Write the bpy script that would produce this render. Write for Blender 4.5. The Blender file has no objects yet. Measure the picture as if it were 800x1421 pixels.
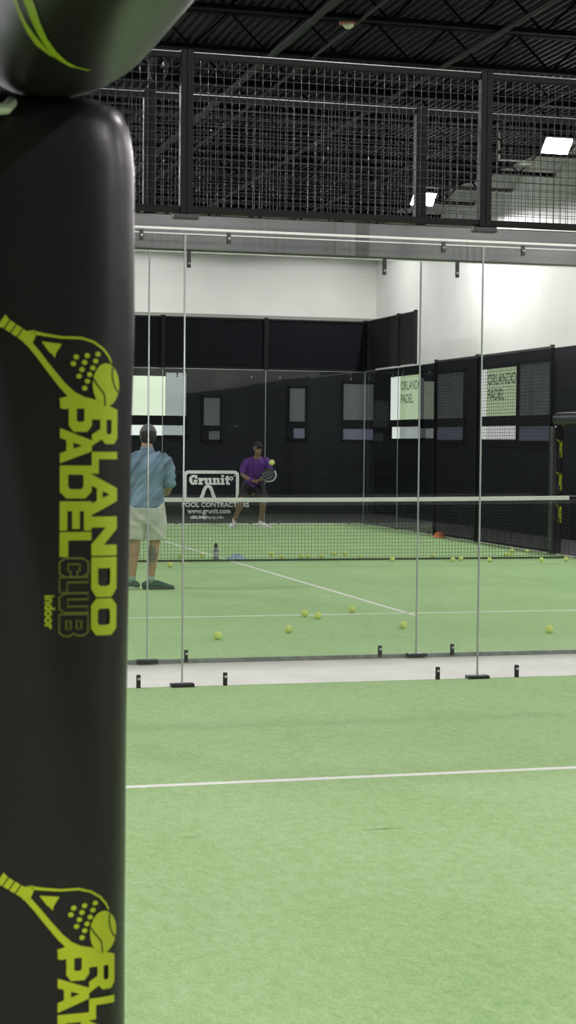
import bpy, bmesh, math, random
from mathutils import Vector, Matrix, noise
random.seed(7)
SC = bpy.context.scene
COL = SC.collection
R = math.radians
# ------------------------------------------------------------------ camera
YAW, PITCH, ROLL, EYE = 0.26603, -0.039716, 0.009499, 1.5567
fw = Vector((math.sin(YAW)*math.cos(PITCH), math.cos(YAW)*math.cos(PITCH), math.sin(PITCH)))
rt = Vector((math.cos(YAW), -math.sin(YAW), 0)); up = rt.cross(fw)
cr, sr = math.cos(ROLL), math.sin(ROLL)
rt2 = rt*cr + up*sr; up2 = up*cr - rt*sr
cd = bpy.data.cameras.new('camera'); cam = bpy.data.objects.new('camera', cd); COL.objects.link(cam)
M4 = Matrix((rt2, up2, -fw)).transposed().to_4x4(); M4.translation = Vector((0, 0, EYE)); cam.matrix_world = M4
cd.sensor_fit = 'VERTICAL'; cd.sensor_height = 36.0; cd.lens = 2385.05*36/1421
cd.clip_start = 0.05; cd.clip_end = 200
cd.dof.use_dof = True; cd.dof.focus_distance = 15.0; cd.dof.aperture_fstop = cd.lens/2.4
SC.camera = cam
# ------------------------------------------------------------------ world, exposure
w = bpy.data.worlds.new('world'); SC.world = w; w.use_nodes = True
w.node_tree.nodes['Background'].inputs[0].default_value = (0.8, 0.9, 1, 1)
w.node_tree.nodes['Background'].inputs[1].default_value = 0.3
SC.view_settings.view_transform = 'Standard'; SC.view_settings.look = 'None'
SC.view_settings.gamma = 1; SC.view_settings.use_curve_mapping = False
SC.view_settings.exposure = 0.75
SC.cycles.transparent_max_bounces = 32
LAMP_COL = (1.0, .945, .962)
LAMP_W = 268.0          # watts of one floodlight

# ------------------------------------------------------------------ places
XL, XR = 0.21, 10.19                     # court sides
D1, E = 10.62, 11.835                    # end glass of the near court, of the far court
NET, BACK = 21.835, 31.835               # far net, far back glass
WX, WY = 12.0, 36.7                      # building walls
WXL, WYN = -8.0, -12.0
H = 6.6

# ------------------------------------------------------------------ helpers
def link(o, parent=None):
    COL.objects.link(o)
    if parent is not None: o.parent = parent
    return o
def obj(name, bm, mats, parent=None, smooth=False):
    me = bpy.data.meshes.new(name)
    if isinstance(bm, bpy.types.Mesh): me = bm
    else:
        bm.to_mesh(me); bm.free()
    if not isinstance(mats, (list, tuple)): mats = [mats]
    idx = [p.material_index for p in me.polygons]
    me.materials.clear()
    for m in mats: me.materials.append(m)
    if len(mats) > 1: me.polygons.foreach_set('material_index', idx)
    else: me.polygons.foreach_set('material_index', [0]*len(idx))
    if smooth:
        for p in me.polygons: p.use_smooth = True
    return link(bpy.data.objects.new(name, me), parent)
def tag(o, label=None, cat=None, group=None, kind=None):
    if label: o['label'] = label
    if cat: o['category'] = cat
    if group: o['group'] = group
    if kind: o['kind'] = kind
    return o
def thing(name, loc, label, cat, group=None, rz=0):
    o = bpy.data.objects.new(name, None); link(o); o.location = loc; o.rotation_euler = (0, 0, rz)
    o.empty_display_size = .1
    return tag(o, label, cat, group)
def struct(o): o['kind'] = 'structure'; return o
def copy_tree(o, parent=None):
    c = o.copy(); COL.objects.link(c)
    if parent is not None: c.parent = parent
    for ch in list(o.children): copy_tree(ch, c)
    return c
def box(bm, x0, x1, y0, y1, z0, z1, bev=0, mi=0):
    r = bmesh.ops.create_cube(bm, size=1)
    vs = r['verts']
    for v in vs:
        v.co = Vector(((x0+x1)/2+v.co.x*(x1-x0), (y0+y1)/2+v.co.y*(y1-y0), (z0+z1)/2+v.co.z*(z1-z0)))
    fs = set(f for v in vs for f in v.link_faces)
    for f in fs: f.material_index = mi
    if bev:
        es = set(e for v in vs for e in v.link_edges)
        bmesh.ops.bevel(bm, geom=list(es), offset=bev, segments=2, affect='EDGES', profile=.5)
def bar(bm, a, b, t, t2=None):
    """square bar from a to b"""
    a, b = Vector(a), Vector(b); d = (b-a).normalized(); t2 = t2 or t
    ref = Vector((0, 0, 1)) if abs(d.z) < .9 else Vector((1, 0, 0))
    s = d.cross(ref).normalized(); u = s.cross(d)
    vs = []
    for p in (a, b):
        for i, j in ((-1, -1), (1, -1), (1, 1), (-1, 1)): vs.append(bm.verts.new(p+s*i*t/2+u*j*t2/2))
    for k in range(4):
        bm.faces.new((vs[k], vs[(k+1) % 4], vs[4+(k+1) % 4], vs[4+k]))
    bm.faces.new(vs[3::-1]); bm.faces.new(vs[4:])
def tube(bm, pts, radii, seg=14, side=None, flat=None, cap=True):
    """lofted tube; radii floats or (rx, ry); side: fixed side vector for elliptical rings"""
    pts = [Vector(p) for p in pts]; n = len(pts)
    rad = [(r, r) if not isinstance(r, (tuple, list)) else r for r in radii]
    P, Q = list(pts), list(rad)
    if cap:                                   # rounded ends
        for end in (0, 1):
            i, j = (0, 1) if end == 0 else (n-1, n-2)
            d = (pts[i]-pts[j]).normalized(); r = rad[i]; m = min(r)
            ex = [(pts[i]+d*m*.5, (r[0]*.87, r[1]*.87)), (pts[i]+d*m*.87, (r[0]*.5, r[1]*.5)), (pts[i]+d*m*.99, (r[0]*.12, r[1]*.12))]
            if end == 0:
                P = [e[0] for e in ex[::-1]]+P; Q = [e[1] for e in ex[::-1]]+Q
            else:
                P = P+[e[0] for e in ex]; Q = Q+[e[1] for e in ex]
    rings = []
    prev = None
    for k in range(len(P)):
        if k == 0: d = P[1]-P[0]
        elif k == len(P)-1: d = P[k]-P[k-1]
        else: d = (P[k+1]-P[k]).normalized()+(P[k]-P[k-1]).normalized()
        d.normalize()
        if side is not None: s = Vector(side)
        elif prev is not None: s = prev
        else: s = Vector((1, 0, 0)) if abs(d.x) < .8 else Vector((0, 1, 0))
        s = (s-d*s.dot(d)).normalized(); prev = s; u = d.cross(s)
        rings.append([bm.verts.new(P[k]+s*math.cos(a)*Q[k][0]+u*math.sin(a)*Q[k][1]) for a in [2*math.pi*i/seg for i in range(seg)]])
    for k in range(len(rings)-1):
        for i in range(seg):
            bm.faces.new((rings[k][i], rings[k][(i+1) % seg], rings[k+1][(i+1) % seg], rings[k+1][i]))
    bm.faces.new(rings[0][::-1]); bm.faces.new(rings[-1])
def ball_bm(bm, c, r, sx=1, sy=1, sz=1, rot=None, u=16, v=10):
    res = bmesh.ops.create_uvsphere(bm, u_segments=u, v_segments=v, radius=r)
    m = Matrix.Translation(Vector(c)) @ (rot.to_4x4() if rot else Matrix.Identity(4)) @ Matrix.Diagonal((sx, sy, sz, 1))
    bmesh.ops.transform(bm, matrix=m, verts=res['verts'])
def cyl(bm, a, b, r, seg=12, r2=None):
    tube(bm, [a, b], [r, r if r2 is None else r2], seg=seg, cap=False)
def remesh(bm, voxel=.008, smooth=4, name='m', cuts=()):
    me = bpy.data.meshes.new(name); bmesh.ops.recalc_face_normals(bm, faces=bm.faces); bm.to_mesh(me); bm.free()
    o = bpy.data.objects.new(name, me); COL.objects.link(o)
    m = o.modifiers.new('r', 'REMESH'); m.mode = 'VOXEL'; m.voxel_size = voxel
    if smooth:
        s = o.modifiers.new('s', 'SMOOTH'); s.iterations = smooth; s.factor = .5
    dg = bpy.context.evaluated_depsgraph_get(); dg.update()
    res = bpy.data.meshes.new_from_object(o.evaluated_get(dg))
    bpy.data.objects.remove(o); res.name = name
    for p in res.polygons: p.use_smooth = True
    if cuts:
        b = bmesh.new(); b.from_mesh(res)
        for co, no in cuts:
            bmesh.ops.bisect_plane(b, geom=b.verts[:]+b.edges[:]+b.faces[:], plane_co=co, plane_no=no, clear_outer=True)
        b.to_mesh(res); b.free()
    return res

# ------------------------------------------------------------------ materials
def mat(name, col, rough=.6, metal=0, spec=.5, noise_amt=0, noise_scale=8, bump=0, bump_scale=60, emit=None, emit_s=0, coat=0, stretch=None, lean=0):
    m = bpy.data.materials.new(name); m.use_nodes = True
    nt = m.node_tree; b = nt.nodes['Principled BSDF']
    b.inputs['Base Color'].default_value = (*col, 1); b.inputs['Roughness'].default_value = rough
    b.inputs['Metallic'].default_value = metal; b.inputs['Specular IOR Level'].default_value = spec
    b.inputs['Coat Weight'].default_value = coat
    tc = nt.nodes.new('ShaderNodeTexCoord'); src = tc.outputs['Object']
    if stretch:
        mp = nt.nodes.new('ShaderNodeMapping'); mp.vector_type = 'TEXTURE'; mp.inputs['Scale'].default_value = stretch; mp.inputs['Rotation'].default_value = (0, lean, 0)
        nt.links.new(src, mp.inputs[0]); src = mp.outputs[0]
    if noise_amt:
        n = nt.nodes.new('ShaderNodeTexNoise'); n.inputs['Scale'].default_value = noise_scale; n.inputs['Detail'].default_value = 6
        nt.links.new(src, n.inputs['Vector'])
        r = nt.nodes.new('ShaderNodeMapRange'); r.inputs[1].default_value = .3; r.inputs[2].default_value = .7
        r.inputs[3].default_value = 1-noise_amt; r.inputs[4].default_value = 1+noise_amt
        nt.links.new(n.outputs[0], r.inputs[0])
        mx = nt.nodes.new('ShaderNodeMix'); mx.data_type = 'RGBA'; mx.blend_type = 'MULTIPLY'; mx.inputs[0].default_value = 1
        mx.inputs[6].default_value = (*col, 1); nt.links.new(r.outputs[0], mx.inputs[7]); nt.links.new(mx.outputs[2], b.inputs['Base Color'])
    if bump:
        n2 = nt.nodes.new('ShaderNodeTexNoise'); n2.inputs['Scale'].default_value = bump_scale; n2.inputs['Detail'].default_value = 4
        nt.links.new(src, n2.inputs['Vector'])
        bp = nt.nodes.new('ShaderNodeBump'); bp.inputs['Strength'].default_value = bump; bp.inputs['Distance'].default_value = .01
        nt.links.new(n2.outputs[0], bp.inputs['Height']); nt.links.new(bp.outputs[0], b.inputs['Normal'])
    if emit:
        b.inputs['Emission Color'].default_value = (*emit, 1); b.inputs['Emission Strength'].default_value = emit_s
    return m
def glass_mat(name, tint=(.97, .985, .975), ior=1.52):
    m = bpy.data.materials.new(name); m.use_nodes = True; nt = m.node_tree; nt.nodes.clear()
    out = nt.nodes.new('ShaderNodeOutputMaterial'); mix = nt.nodes.new('ShaderNodeMixShader')
    tr = nt.nodes.new('ShaderNodeBsdfTransparent'); tr.inputs[0].default_value = (*tint, 1)
    gl = nt.nodes.new('ShaderNodeBsdfGlossy'); gl.inputs['Roughness'].default_value = .015
    fr = nt.nodes.new('ShaderNodeFresnel'); fr.inputs[0].default_value = ior
    ge = nt.nodes.new('ShaderNodeNewGeometry'); inv = nt.nodes.new('ShaderNodeMath'); inv.operation = 'SUBTRACT'; inv.inputs[0].default_value = 1
    mul = nt.nodes.new('ShaderNodeMath'); mul.operation = 'MULTIPLY'
    nt.links.new(ge.outputs['Backfacing'], inv.inputs[1]); nt.links.new(inv.outputs[0], mul.inputs[0]); nt.links.new(fr.outputs[0], mul.inputs[1])
    nt.links.new(mul.outputs[0], mix.inputs[0]); nt.links.new(tr.outputs[0], mix.inputs[1]); nt.links.new(gl.outputs[0], mix.inputs[2])
    nt.links.new(mix.outputs[0], out.inputs[0])
    return m
def turf_mat(name, a, b2):
    m = bpy.data.materials.new(name); m.use_nodes = True; nt = m.node_tree; b = nt.nodes['Principled BSDF']
    b.inputs['Roughness'].default_value = .9; b.inputs['Specular IOR Level'].default_value = .12
    b.inputs['Sheen Weight'].default_value = .25; b.inputs['Sheen Roughness'].default_value = .5
    b.inputs['Sheen Tint'].default_value = (.75, .9, .6, 1)
    tc = nt.nodes.new('ShaderNodeTexCoord')
    n1 = nt.nodes.new('ShaderNodeTexNoise'); n1.inputs['Scale'].default_value = 120; n1.inputs['Detail'].default_value = 5; n1.inputs['Roughness'].default_value = .75
    n2 = nt.nodes.new('ShaderNodeTexNoise'); n2.inputs['Scale'].default_value = 1.3; n2.inputs['Detail'].default_value = 6
    n3 = nt.nodes.new('ShaderNodeTexNoise'); n3.inputs['Scale'].default_value = 25; n3.inputs['Detail'].default_value = 4
    for n, sc in ((n1, (1, .45, 1)), (n2, (1, .6, 1)), (n3, (1, .6, 1))):
        mp = nt.nodes.new('ShaderNodeMapping'); mp.inputs['Scale'].default_value = sc
        nt.links.new(tc.outputs['Object'], mp.inputs[0]); nt.links.new(mp.outputs[0], n.inputs['Vector'])
    ad = nt.nodes.new('ShaderNodeMath'); ad.operation = 'MULTIPLY_ADD'; ad.inputs[1].default_value = .35
    nt.links.new(n2.outputs[0], ad.inputs[0]); nt.links.new(n1.outputs[0], ad.inputs[2])
    ad2 = nt.nodes.new('ShaderNodeMath'); ad2.operation = 'MULTIPLY_ADD'; ad2.inputs[1].default_value = .4
    nt.links.new(n3.outputs[0], ad2.inputs[0]); nt.links.new(ad.outputs[0], ad2.inputs[2])
    rp = nt.nodes.new('ShaderNodeMapRange'); rp.inputs[1].default_value = .64; rp.inputs[2].default_value = 1.10
    nt.links.new(ad2.outputs[0], rp.inputs[0])
    mx = nt.nodes.new('ShaderNodeMix'); mx.data_type = 'RGBA'; mx.inputs[6].default_value = (*a, 1); mx.inputs[7].default_value = (*b2, 1)
    nt.links.new(rp.outputs[0], mx.inputs[0]); nt.links.new(mx.outputs[2], b.inputs['Base Color'])
    bp = nt.nodes.new('ShaderNodeBump'); bp.inputs['Strength'].default_value = .5; bp.inputs['Distance'].default_value = .008
    nt.links.new(n1.outputs[0], bp.inputs['Height']); nt.links.new(bp.outputs[0], b.inputs['Normal'])
    return m
M_turf = turf_mat('green artificial turf', (.235, .425, .145), (.44, .63, .315))
M_line = mat('white line fibre', (.8, .82, .76), .9, spec=.1, noise_amt=.08, noise_scale=90)
M_slab = mat('white painted concrete', (.80, .785, .74), .8, noise_amt=.06, noise_scale=3)
M_white = mat('white wall paint', (.78, .78, .755), .85, spec=.2, noise_amt=.04, noise_scale=1.5)
M_black = mat('black wall paint', (.008, .0095, .013), .6, spec=.2, noise_amt=.2, noise_scale=2)
M_deck = mat('dark ceiling paint', (.005, .005, .007), .7, spec=.08, noise_amt=.2, noise_scale=3)
M_joist = mat('black joist paint', (.004, .004, .006), .7, spec=.06)
M_pipe = mat('grey conduit', (.03, .03, .033), .6, spec=.15)
M_frame = mat('black powder coat', (.0045, .0045, .0055), .5, spec=.15)
M_wire = mat('galvanised wire', (.024, .024, .026), .4, metal=.5, spec=.2)
M_capstrip = mat('bare steel capping', (.30, .30, .30), .35, metal=.6)
M_wireb = mat('black coated wire', (.012, .012, .014), .5, spec=.15)
M_beam = mat('grey steel beam', (.105, .108, .105), .30, metal=.7, noise_amt=.1, noise_scale=2)
M_glass = glass_mat('clear glass'); M_edge = mat('polished glass edge', (.42, .45, .44), .25)
M_seal = mat('pale sealing strip', (.72, .72, .68), .3, metal=.2)
M_bolt = mat('zinc bolt', (.62, .63, .64), .3, metal=.6)
M_clamp = mat('black clamp', (.013, .013, .015), .4)
M_channel = mat('grey base channel', (.22, .23, .21), .5, metal=.3, noise_amt=.3, noise_scale=15)
M_vinyl = mat('black vinyl', (.017, .012, .017), .36, spec=.55, noise_amt=.15, noise_scale=6, bump=.12, bump_scale=14)
M_lime = mat('lime print', (.60, .70, .03), .5)
M_limed = mat('lime outline print', (.20, .24, .04), .5)
M_ink = mat('black print', (.01, .01, .01), .45)
M_net = mat('black net cord', (.012, .018, .012), .7)
M_tape = mat('white net tape', (.72, .73, .69), .7, noise_amt=.05, noise_scale=20)
M_ball = mat('yellow green felt', (.70, .76, .22), .9, spec=.1, bump=.4, bump_scale=220)
M_seam = mat('pale rubber seam', (.75, .8, .55), .7)
M_decal = mat('white vinyl lettering', (.72, .74, .76), .5)

# ------------------------------------------------------------------ lamps
def lamp_housing():
    bm = bmesh.new(); box(bm, -.24, .24, -.17, .17, .02, .10, .015)
    for k in range(7): box(bm, -.2+k*.06, -.19+k*.06, -.14, .14, .10, .15)
    return bm
M_lens = mat('lamp lens', (.9, .9, .9), .4, emit=(1, .98, .94), emit_s=14)
def floodlight(X, Y, label, tilt, group, power=1.0):
    t = thing('floodlight', (X, Y, 5.95), label, 'lamp', group)
    h = obj('housing', lamp_housing(), M_frame, t); h.rotation_euler = tilt
    bm = bmesh.new(); box(bm, -.21, .21, -.14, .14, .004, .02, .004); l = obj('lens', bm, M_lens, t); l.rotation_euler = tilt
    bm = bmesh.new(); cyl(bm, (0, 0, .08), (0, 0, H-5.95), .012, 8); obj('hanger', bm, M_frame, t)
    ld = bpy.data.lights.new('lamp_light', 'SPOT'); ld.shadow_soft_size = .10; ld.spot_size = R(175); ld.spot_blend = .12
    ld.energy = LAMP_W*power; ld.color = LAMP_COL
    lo = bpy.data.objects.new('lamp_light', ld); link(lo, t); lo.location = (0, 0, -.17)
    return t
ROWR = 10.45
for Y in (-6.0, 0.0, 6.0, 12.0, 17.7):
    floodlight(ROWR, Y, 'floodlight of the right hand row, nearer than the picture shows', (0, 0, 0), 'floodlights')
floodlight(ROWR, 23.5, 'bright floodlight under the dark roof near the upper right edge', (R(-42), 0, 0), 'floodlights')
floodlight(ROWR, 29.3, 'smaller glowing floodlight farther back, left of the right mesh post', (R(-42), 0, 0), 'floodlights')
for Y in (-6.0, 0.0, 6.0, 12.0, 18.0, 24.0, 30.0):
    floodlight(-.6, Y, 'floodlight of the left hand row, outside the picture', (0, 0, 0), 'floodlights')
floodlight(ROWR, 34.4, 'added floodlight for the far wall, past the right hand row, behind the grey beam', (0, 0, 0), 'floodlights', .24)  # weak extra lamp, added out of sight to brighten the far wall
floodlight(3.0, 34.0, 'added floodlight brightening the far wall, hidden by the padded post', (0, 0, 0), 'floodlights', .24)  # added unseen to lift the left of the far wall
floodlight(6.6, 34.6, 'added floodlight brightening the far wall, behind the left part of the grey beam', (0, 0, 0), 'floodlights', .24)  # added behind the beam to even out the far wall's brightness
for Y in (-3.0, 4.0): floodlight(5.0, Y, 'floodlight over the near court, outside the picture', (0, 0, 0), 'floodlights')

# ------------------------------------------------------------------ building shell
bm = bmesh.new(); box(bm, WXL-.2, WX+.2, WYN-.2, WY+.2, -.2, 0); struct(obj('floor', bm, M_slab))
def turf(y0, y1):
    bm = bmesh.new(); box(bm, XL-1.6 if y0 < 5 else XL, XR, y0, y1, .0, .012); return struct(obj('court_turf', bm, M_turf))
tn = turf(-9.4, D1+.02); tf = turf(E+.04, BACK)
bm = bmesh.new(); box(bm, XR+.12, WX, -9.4, WY, 0, .006); box(bm, WXL, XL-1.6, WYN, D1, 0, .006); box(bm, WXL, XR+.12, BACK+.07, WY, 0, .006); struct(obj('rubber_floor', bm, mat('dark rubber floor', (.03, .03, .032), .8)))
def line(x0, x1, y0, y1, parent):
    bm = bmesh.new(); box(bm, x0, x1, y0, y1, .0122, .0145); obj('court_line', bm, M_line, parent)
LW = .05; XC = (XL+XR)/2
line(XL, XR, D1-3.05-LW/2-.01, D1-3.05+LW/2-.01, tn); line(XC-LW/2, XC+LW/2, .7, D1-2.85, tn)
line(XL, XR, E+3.05-LW/2, E+3.05+LW/2, tf); line(XL, XR, BACK-3.05-LW/2, BACK-3.05+LW/2, tf)
line(XC-LW/2, XC+LW/2, E+2.85, BACK-2.85, tf)
M_gap = mat('dark turf seam', (.05, .09, .03), .95, spec=.05)
for x0, x1, y, h in ((2.10, 2.28, 6.51, .010), (1.37, 1.44, 6.535, .005)):      # short open seams in the carpet
    bm = bmesh.new(); v = [bm.verts.new(q) for q in ((x0, y-.001, .0123), ((x0+x1)/2, y-h/2, .0123), (x1, y-.001, .0123), (x1, y+.001, .0123), ((x0+x1)/2, y+h/2, .0123), (x0, y+.001, .0123))]
    bm.faces.new(v); obj('turf_seam', bm, M_gap, tn)
def wall(name, x0, x1, y0, y1, z0, zs, z1):
    bm = bmesh.new(); box(bm, x0, x1, y0, y1, z0, zs, mi=0); box(bm, x0, x1, y0, y1, zs, z1, mi=1)
    return struct(obj(name, bm, [M_black, M_white]))
wall('wall_right', WX, WX+.2, WYN, WY, 0, 3.22, H+.1)
wall('wall_back', WXL, WX, WY, WY+.2, 0, 4.25, H+.1)
wall('wall_left', WXL-.2, WXL, WYN, WY, 0, 3.6, H+.1)
wall('wall_near', WXL, WX, WYN-.2, WYN, 0, 6.0, H+.1)
bm = bmesh.new(); box(bm, WXL, WX, WY-.06, WY, 4.20, 4.36); struct(obj('trim_1', bm, mat('grey ledge', (.30, .30, .28), .7)))
bm = bmesh.new(); box(bm, WXL, WX, WYN, WY+.2, H+.05, H+.15); ceil = struct(obj('ceiling', bm, M_deck))
bm = bmesh.new(); pr = []; x = WXL
while x < WX:
    pr += [(x, H+.045), (x+.04, H+.045), (x+.055, H-.005), (x+.090, H-.005), (x+.105, H+.045)]; x += .112
rows = [[bm.verts.new((a, y, c)) for a, c in pr] for y in (WYN, WY)]
for i in range(len(pr)-1): bm.faces.new((rows[0][i], rows[1][i], rows[1][i+1], rows[0][i+1]))
obj('corrugated_deck', bm, mat('deck paint', (.014, .014, .018), .6, spec=.14), ceil)
y = 12.3
while y < WY-.3:
    bm = bmesh.new()
    bar(bm, (WXL, y, H-.03), (WX, y, H-.03), .12, .05); bar(bm, (WXL, y, H-.46), (WX, y, H-.46), .12, .05)
    x = WXL; s = 0
    while x < WX-.4:
        bar(bm, (x, y, H-.46 if s else H-.03), (x+.45, y, H-.03 if s else H-.46), .025); x += .45; s = 1-s
    obj('roof_joist', bm, M_joist, ceil); y += 1.85
for X, Z, r in ((7.23, 6.1, .03), (5.12, 6.12, .045), (5.62, 6.12, .02), (9.3, 6.12, .025)):
    bm = bmesh.new(); cyl(bm, (X, 9, Z), (X, WY, Z), r, 10); obj('conduit', bm, M_pipe, ceil)

# glowing stand-ins for windows reflected in the glass
M_wframe = mat('dark window frame', (.010, .010, .012), .7, spec=.1)
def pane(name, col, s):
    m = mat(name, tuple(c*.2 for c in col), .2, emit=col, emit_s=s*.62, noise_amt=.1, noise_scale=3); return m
M_g = pane('pale green reflection pane', (.62, .74, .48), .72); M_w = pane('white reflection pane', (.86, .88, .85), 1.05)
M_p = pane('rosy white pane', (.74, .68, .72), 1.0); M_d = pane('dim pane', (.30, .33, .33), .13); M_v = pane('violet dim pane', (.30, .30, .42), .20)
M_b = pane('cool grey pane', (.52, .55, .56), .62); M_brightg = pane('bright green reflection pane', (.85, .92, .74), .95)
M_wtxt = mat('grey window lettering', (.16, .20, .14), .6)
def text_mesh(s, size, bold=0, ext=0, sx=1):
    c = bpy.data.curves.new('t', 'FONT'); c.body = s; c.size = size; c.offset = bold; c.extrude = ext; c.align_x = 'LEFT'
    c.resolution_u = 3
    o = bpy.data.objects.new('t', c); COL.objects.link(o)
    dg = bpy.context.evaluated_depsgraph_get(); dg.update()
    me = bpy.data.meshes.new_from_object(o.evaluated_get(dg)); bpy.data.objects.remove(o)
    if sx != 1:
        for v in me.vertices: v.co.x *= sx
    return me
winno = [0]
def standin_window(origin, ax, panes, text=None):
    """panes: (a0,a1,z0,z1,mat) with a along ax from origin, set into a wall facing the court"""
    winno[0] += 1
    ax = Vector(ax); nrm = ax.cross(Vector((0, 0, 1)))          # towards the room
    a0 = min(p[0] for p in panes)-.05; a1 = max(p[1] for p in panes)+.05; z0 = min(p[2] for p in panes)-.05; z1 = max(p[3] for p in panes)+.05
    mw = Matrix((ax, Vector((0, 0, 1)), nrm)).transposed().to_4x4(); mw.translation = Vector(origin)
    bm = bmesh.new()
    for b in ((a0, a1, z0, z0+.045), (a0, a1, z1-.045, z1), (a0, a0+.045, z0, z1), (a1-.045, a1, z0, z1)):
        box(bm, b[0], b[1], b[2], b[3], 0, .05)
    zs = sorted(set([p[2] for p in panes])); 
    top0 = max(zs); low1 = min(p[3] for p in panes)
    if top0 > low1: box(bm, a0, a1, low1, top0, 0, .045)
    wo = obj('standin_window_%d' % winno[0], bm, M_wframe); struct(wo); wo.matrix_world = mw
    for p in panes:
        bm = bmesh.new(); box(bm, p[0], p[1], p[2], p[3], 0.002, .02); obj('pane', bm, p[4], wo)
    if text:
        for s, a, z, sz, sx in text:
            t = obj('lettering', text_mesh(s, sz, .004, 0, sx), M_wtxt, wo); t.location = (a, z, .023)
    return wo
# right wall: axis runs from the far end towards the viewer
standin_window((WX-.0, 35.55, 0), (0, -1, 0), [(0, .62, 2.09, 3.02, M_w), (.62, 2.0, 2.09, 3.02, M_g), (.12, .62, 1.69, 1.94, M_w), (.62, 2.0, 1.69, 1.94, M_b)],
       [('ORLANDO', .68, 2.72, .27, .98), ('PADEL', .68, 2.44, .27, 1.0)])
standin_window((WX-.0, 30.22, 0), (0, -1, 0), [(0, .25, 2.1, 2.98, M_w), (.25, 1.72, 2.1, 2.98, M_g), (0.0, .25, 1.67, 1.92, M_w), (.25, 1.72, 1.67, 1.92, M_p)],
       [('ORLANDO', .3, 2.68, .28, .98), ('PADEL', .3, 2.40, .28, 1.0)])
standin_window((WX, 32.75, 0), (0, -1, 0), [(0, .9, 2.08, 2.98, M_d), (.95, 1.65, 2.08, 2.98, M_d), (0, 1.65, 1.66, 1.92, M_v)])
standin_window((WX, 28.40, 0), (0, -1, 0), [(0, .5, 2.09, 3.0, M_d), (.53, 1.36, 2.09, 3.0, M_d), (0, 1.3, 1.65, 1.9, M_v)])
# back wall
standin_window((6.15, WY, 0), (1, 0, 0), [(0.1, 1.07, 2.09, 2.99, M_brightg), (1.08, 1.52, 2.14, 3.07, M_b), (.1, 1.02, 1.71, 1.93, M_w), (1.03, 1.5, 1.72, 1.95, M_b)])
standin_window((8.07, WY, 0), (1, 0, 0), [(0, .36, 1.94, 2.54, M_d), (.12, .36, 1.63, 1.82, M_d)])
standin_window((10.01, WY, 0), (1, 0, 0), [(0, .35, 2.05, 2.78, M_d), (.1, .35, 1.68, 1.9, M_v)])
standin_window((11.25, WY, 0), (1, 0, 0), [(0, .7, 2.1, 2.9, M_d), (0, .7, 1.66, 1.9, M_v)])

standin_window((-6.5, WY, 0), (1, 0, 0), [(0, 2.4, .8, 4.4, pane('added highlight glow', (.9, .95, 1.0), 9)), (2.45, 5.0, .8, 4.4, pane('added highlight glow', (.9, .95, 1.0), 9))])  # unseen glowing opening, added to put a highlight on the padding
# ------------------------------------------------------------------ glass end walls
def clamp(parent, x, z0, z1, zb):
    yf = 0
    bm = bmesh.new(); box(bm, x-.0125, x+.0125, yf-.006, yf, z0, z1, .002); box(bm, x-.0125, x+.0125, yf+.010, yf+.016, z0, z1, .002)
    c = obj('clamp', bm, M_clamp, parent)
    bm = bmesh.new(); tube(bm, [(x, yf-.013, zb), (x, yf-.004, zb)], [.0085, .010], 12); obj('bolt', bm, M_bolt, c)
def glass_wall(loc, rz, joints, ztop, zc, hang, label, group=None, m_channel=None, rail=False):
    """fixed panes side by side, held by clamps and foot plates"""
    t = thing('glass_wall', loc, label, 'glass wall', group, rz)
    for a, b in zip(joints, joints[1:]):
        bm = bmesh.new(); box(bm, a+.005, b-.005, 0, .010, .012, ztop); pn = obj('pane', bm, M_glass, t)
        for x in (a+.001, b-.005):
            bm = bmesh.new(); box(bm, x, x+.004, 0, .010, .012, ztop); obj('polished_edge', bm, M_edge, pn)
        bm = bmesh.new(); box(bm, a+.001, b-.001, .002, .008, ztop, ztop+.006); obj('top_edge', bm, M_seal, pn)
        for x in (a+.28, b-.28):
            clamp(t, x, .013, .095, .07); clamp(t, x, zc-.05, hang, zc-.02)
    for x in joints[1:-1]:
        bm = bmesh.new(); box(bm, x-.075, x+.075, -.03, .04, .012, .034, .003); obj('foot_plate', bm, M_clamp, t)
    if m_channel:
        bm = bmesh.new(); box(bm, joints[0], joints[-1], .012, .042, 0, .03, .003); obj('base_channel', bm, m_channel, t)
    if rail:
        bm = bmesh.new(); box(bm, joints[0], joints[-1], .018, .026, 2.890, 2.906, .002); obj('glazing_rail', bm, M_seal, t)
    return t
J = [0, 2, 4, 6, 8, XR-XL]
glass_wall((XL, D1, 0), 0, J, 2.862, 2.865, 2.88, 'clear glass wall nearest the viewer, before the white floor strip', rail=True)
glass_wall((XL, E, 0), 0, J, 2.885, 2.83, 2.90, 'clear glass wall just past the white floor strip, under the grey beam', m_channel=M_channel)
glass_wall((XL, BACK, 0), 0, J, 2.952, 2.84, 2.95, 'dark looking far glass wall behind the player in purple', m_channel=M_seal)
glass_wall((XR, BACK-.02, 0), R(-90), [0, 1.98, 3.98], 2.96, 2.84, 2.96, 'glass side wall at the far right, from the far corner to the dark mesh')
bm = bmesh.new(); box(bm, XL, XR, E-.01, E+.09, 2.898, 3.148, .008); tag(obj('steel_beam', bm, M_beam), 'long grey steel beam over the second glass wall', 'beam')

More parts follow.
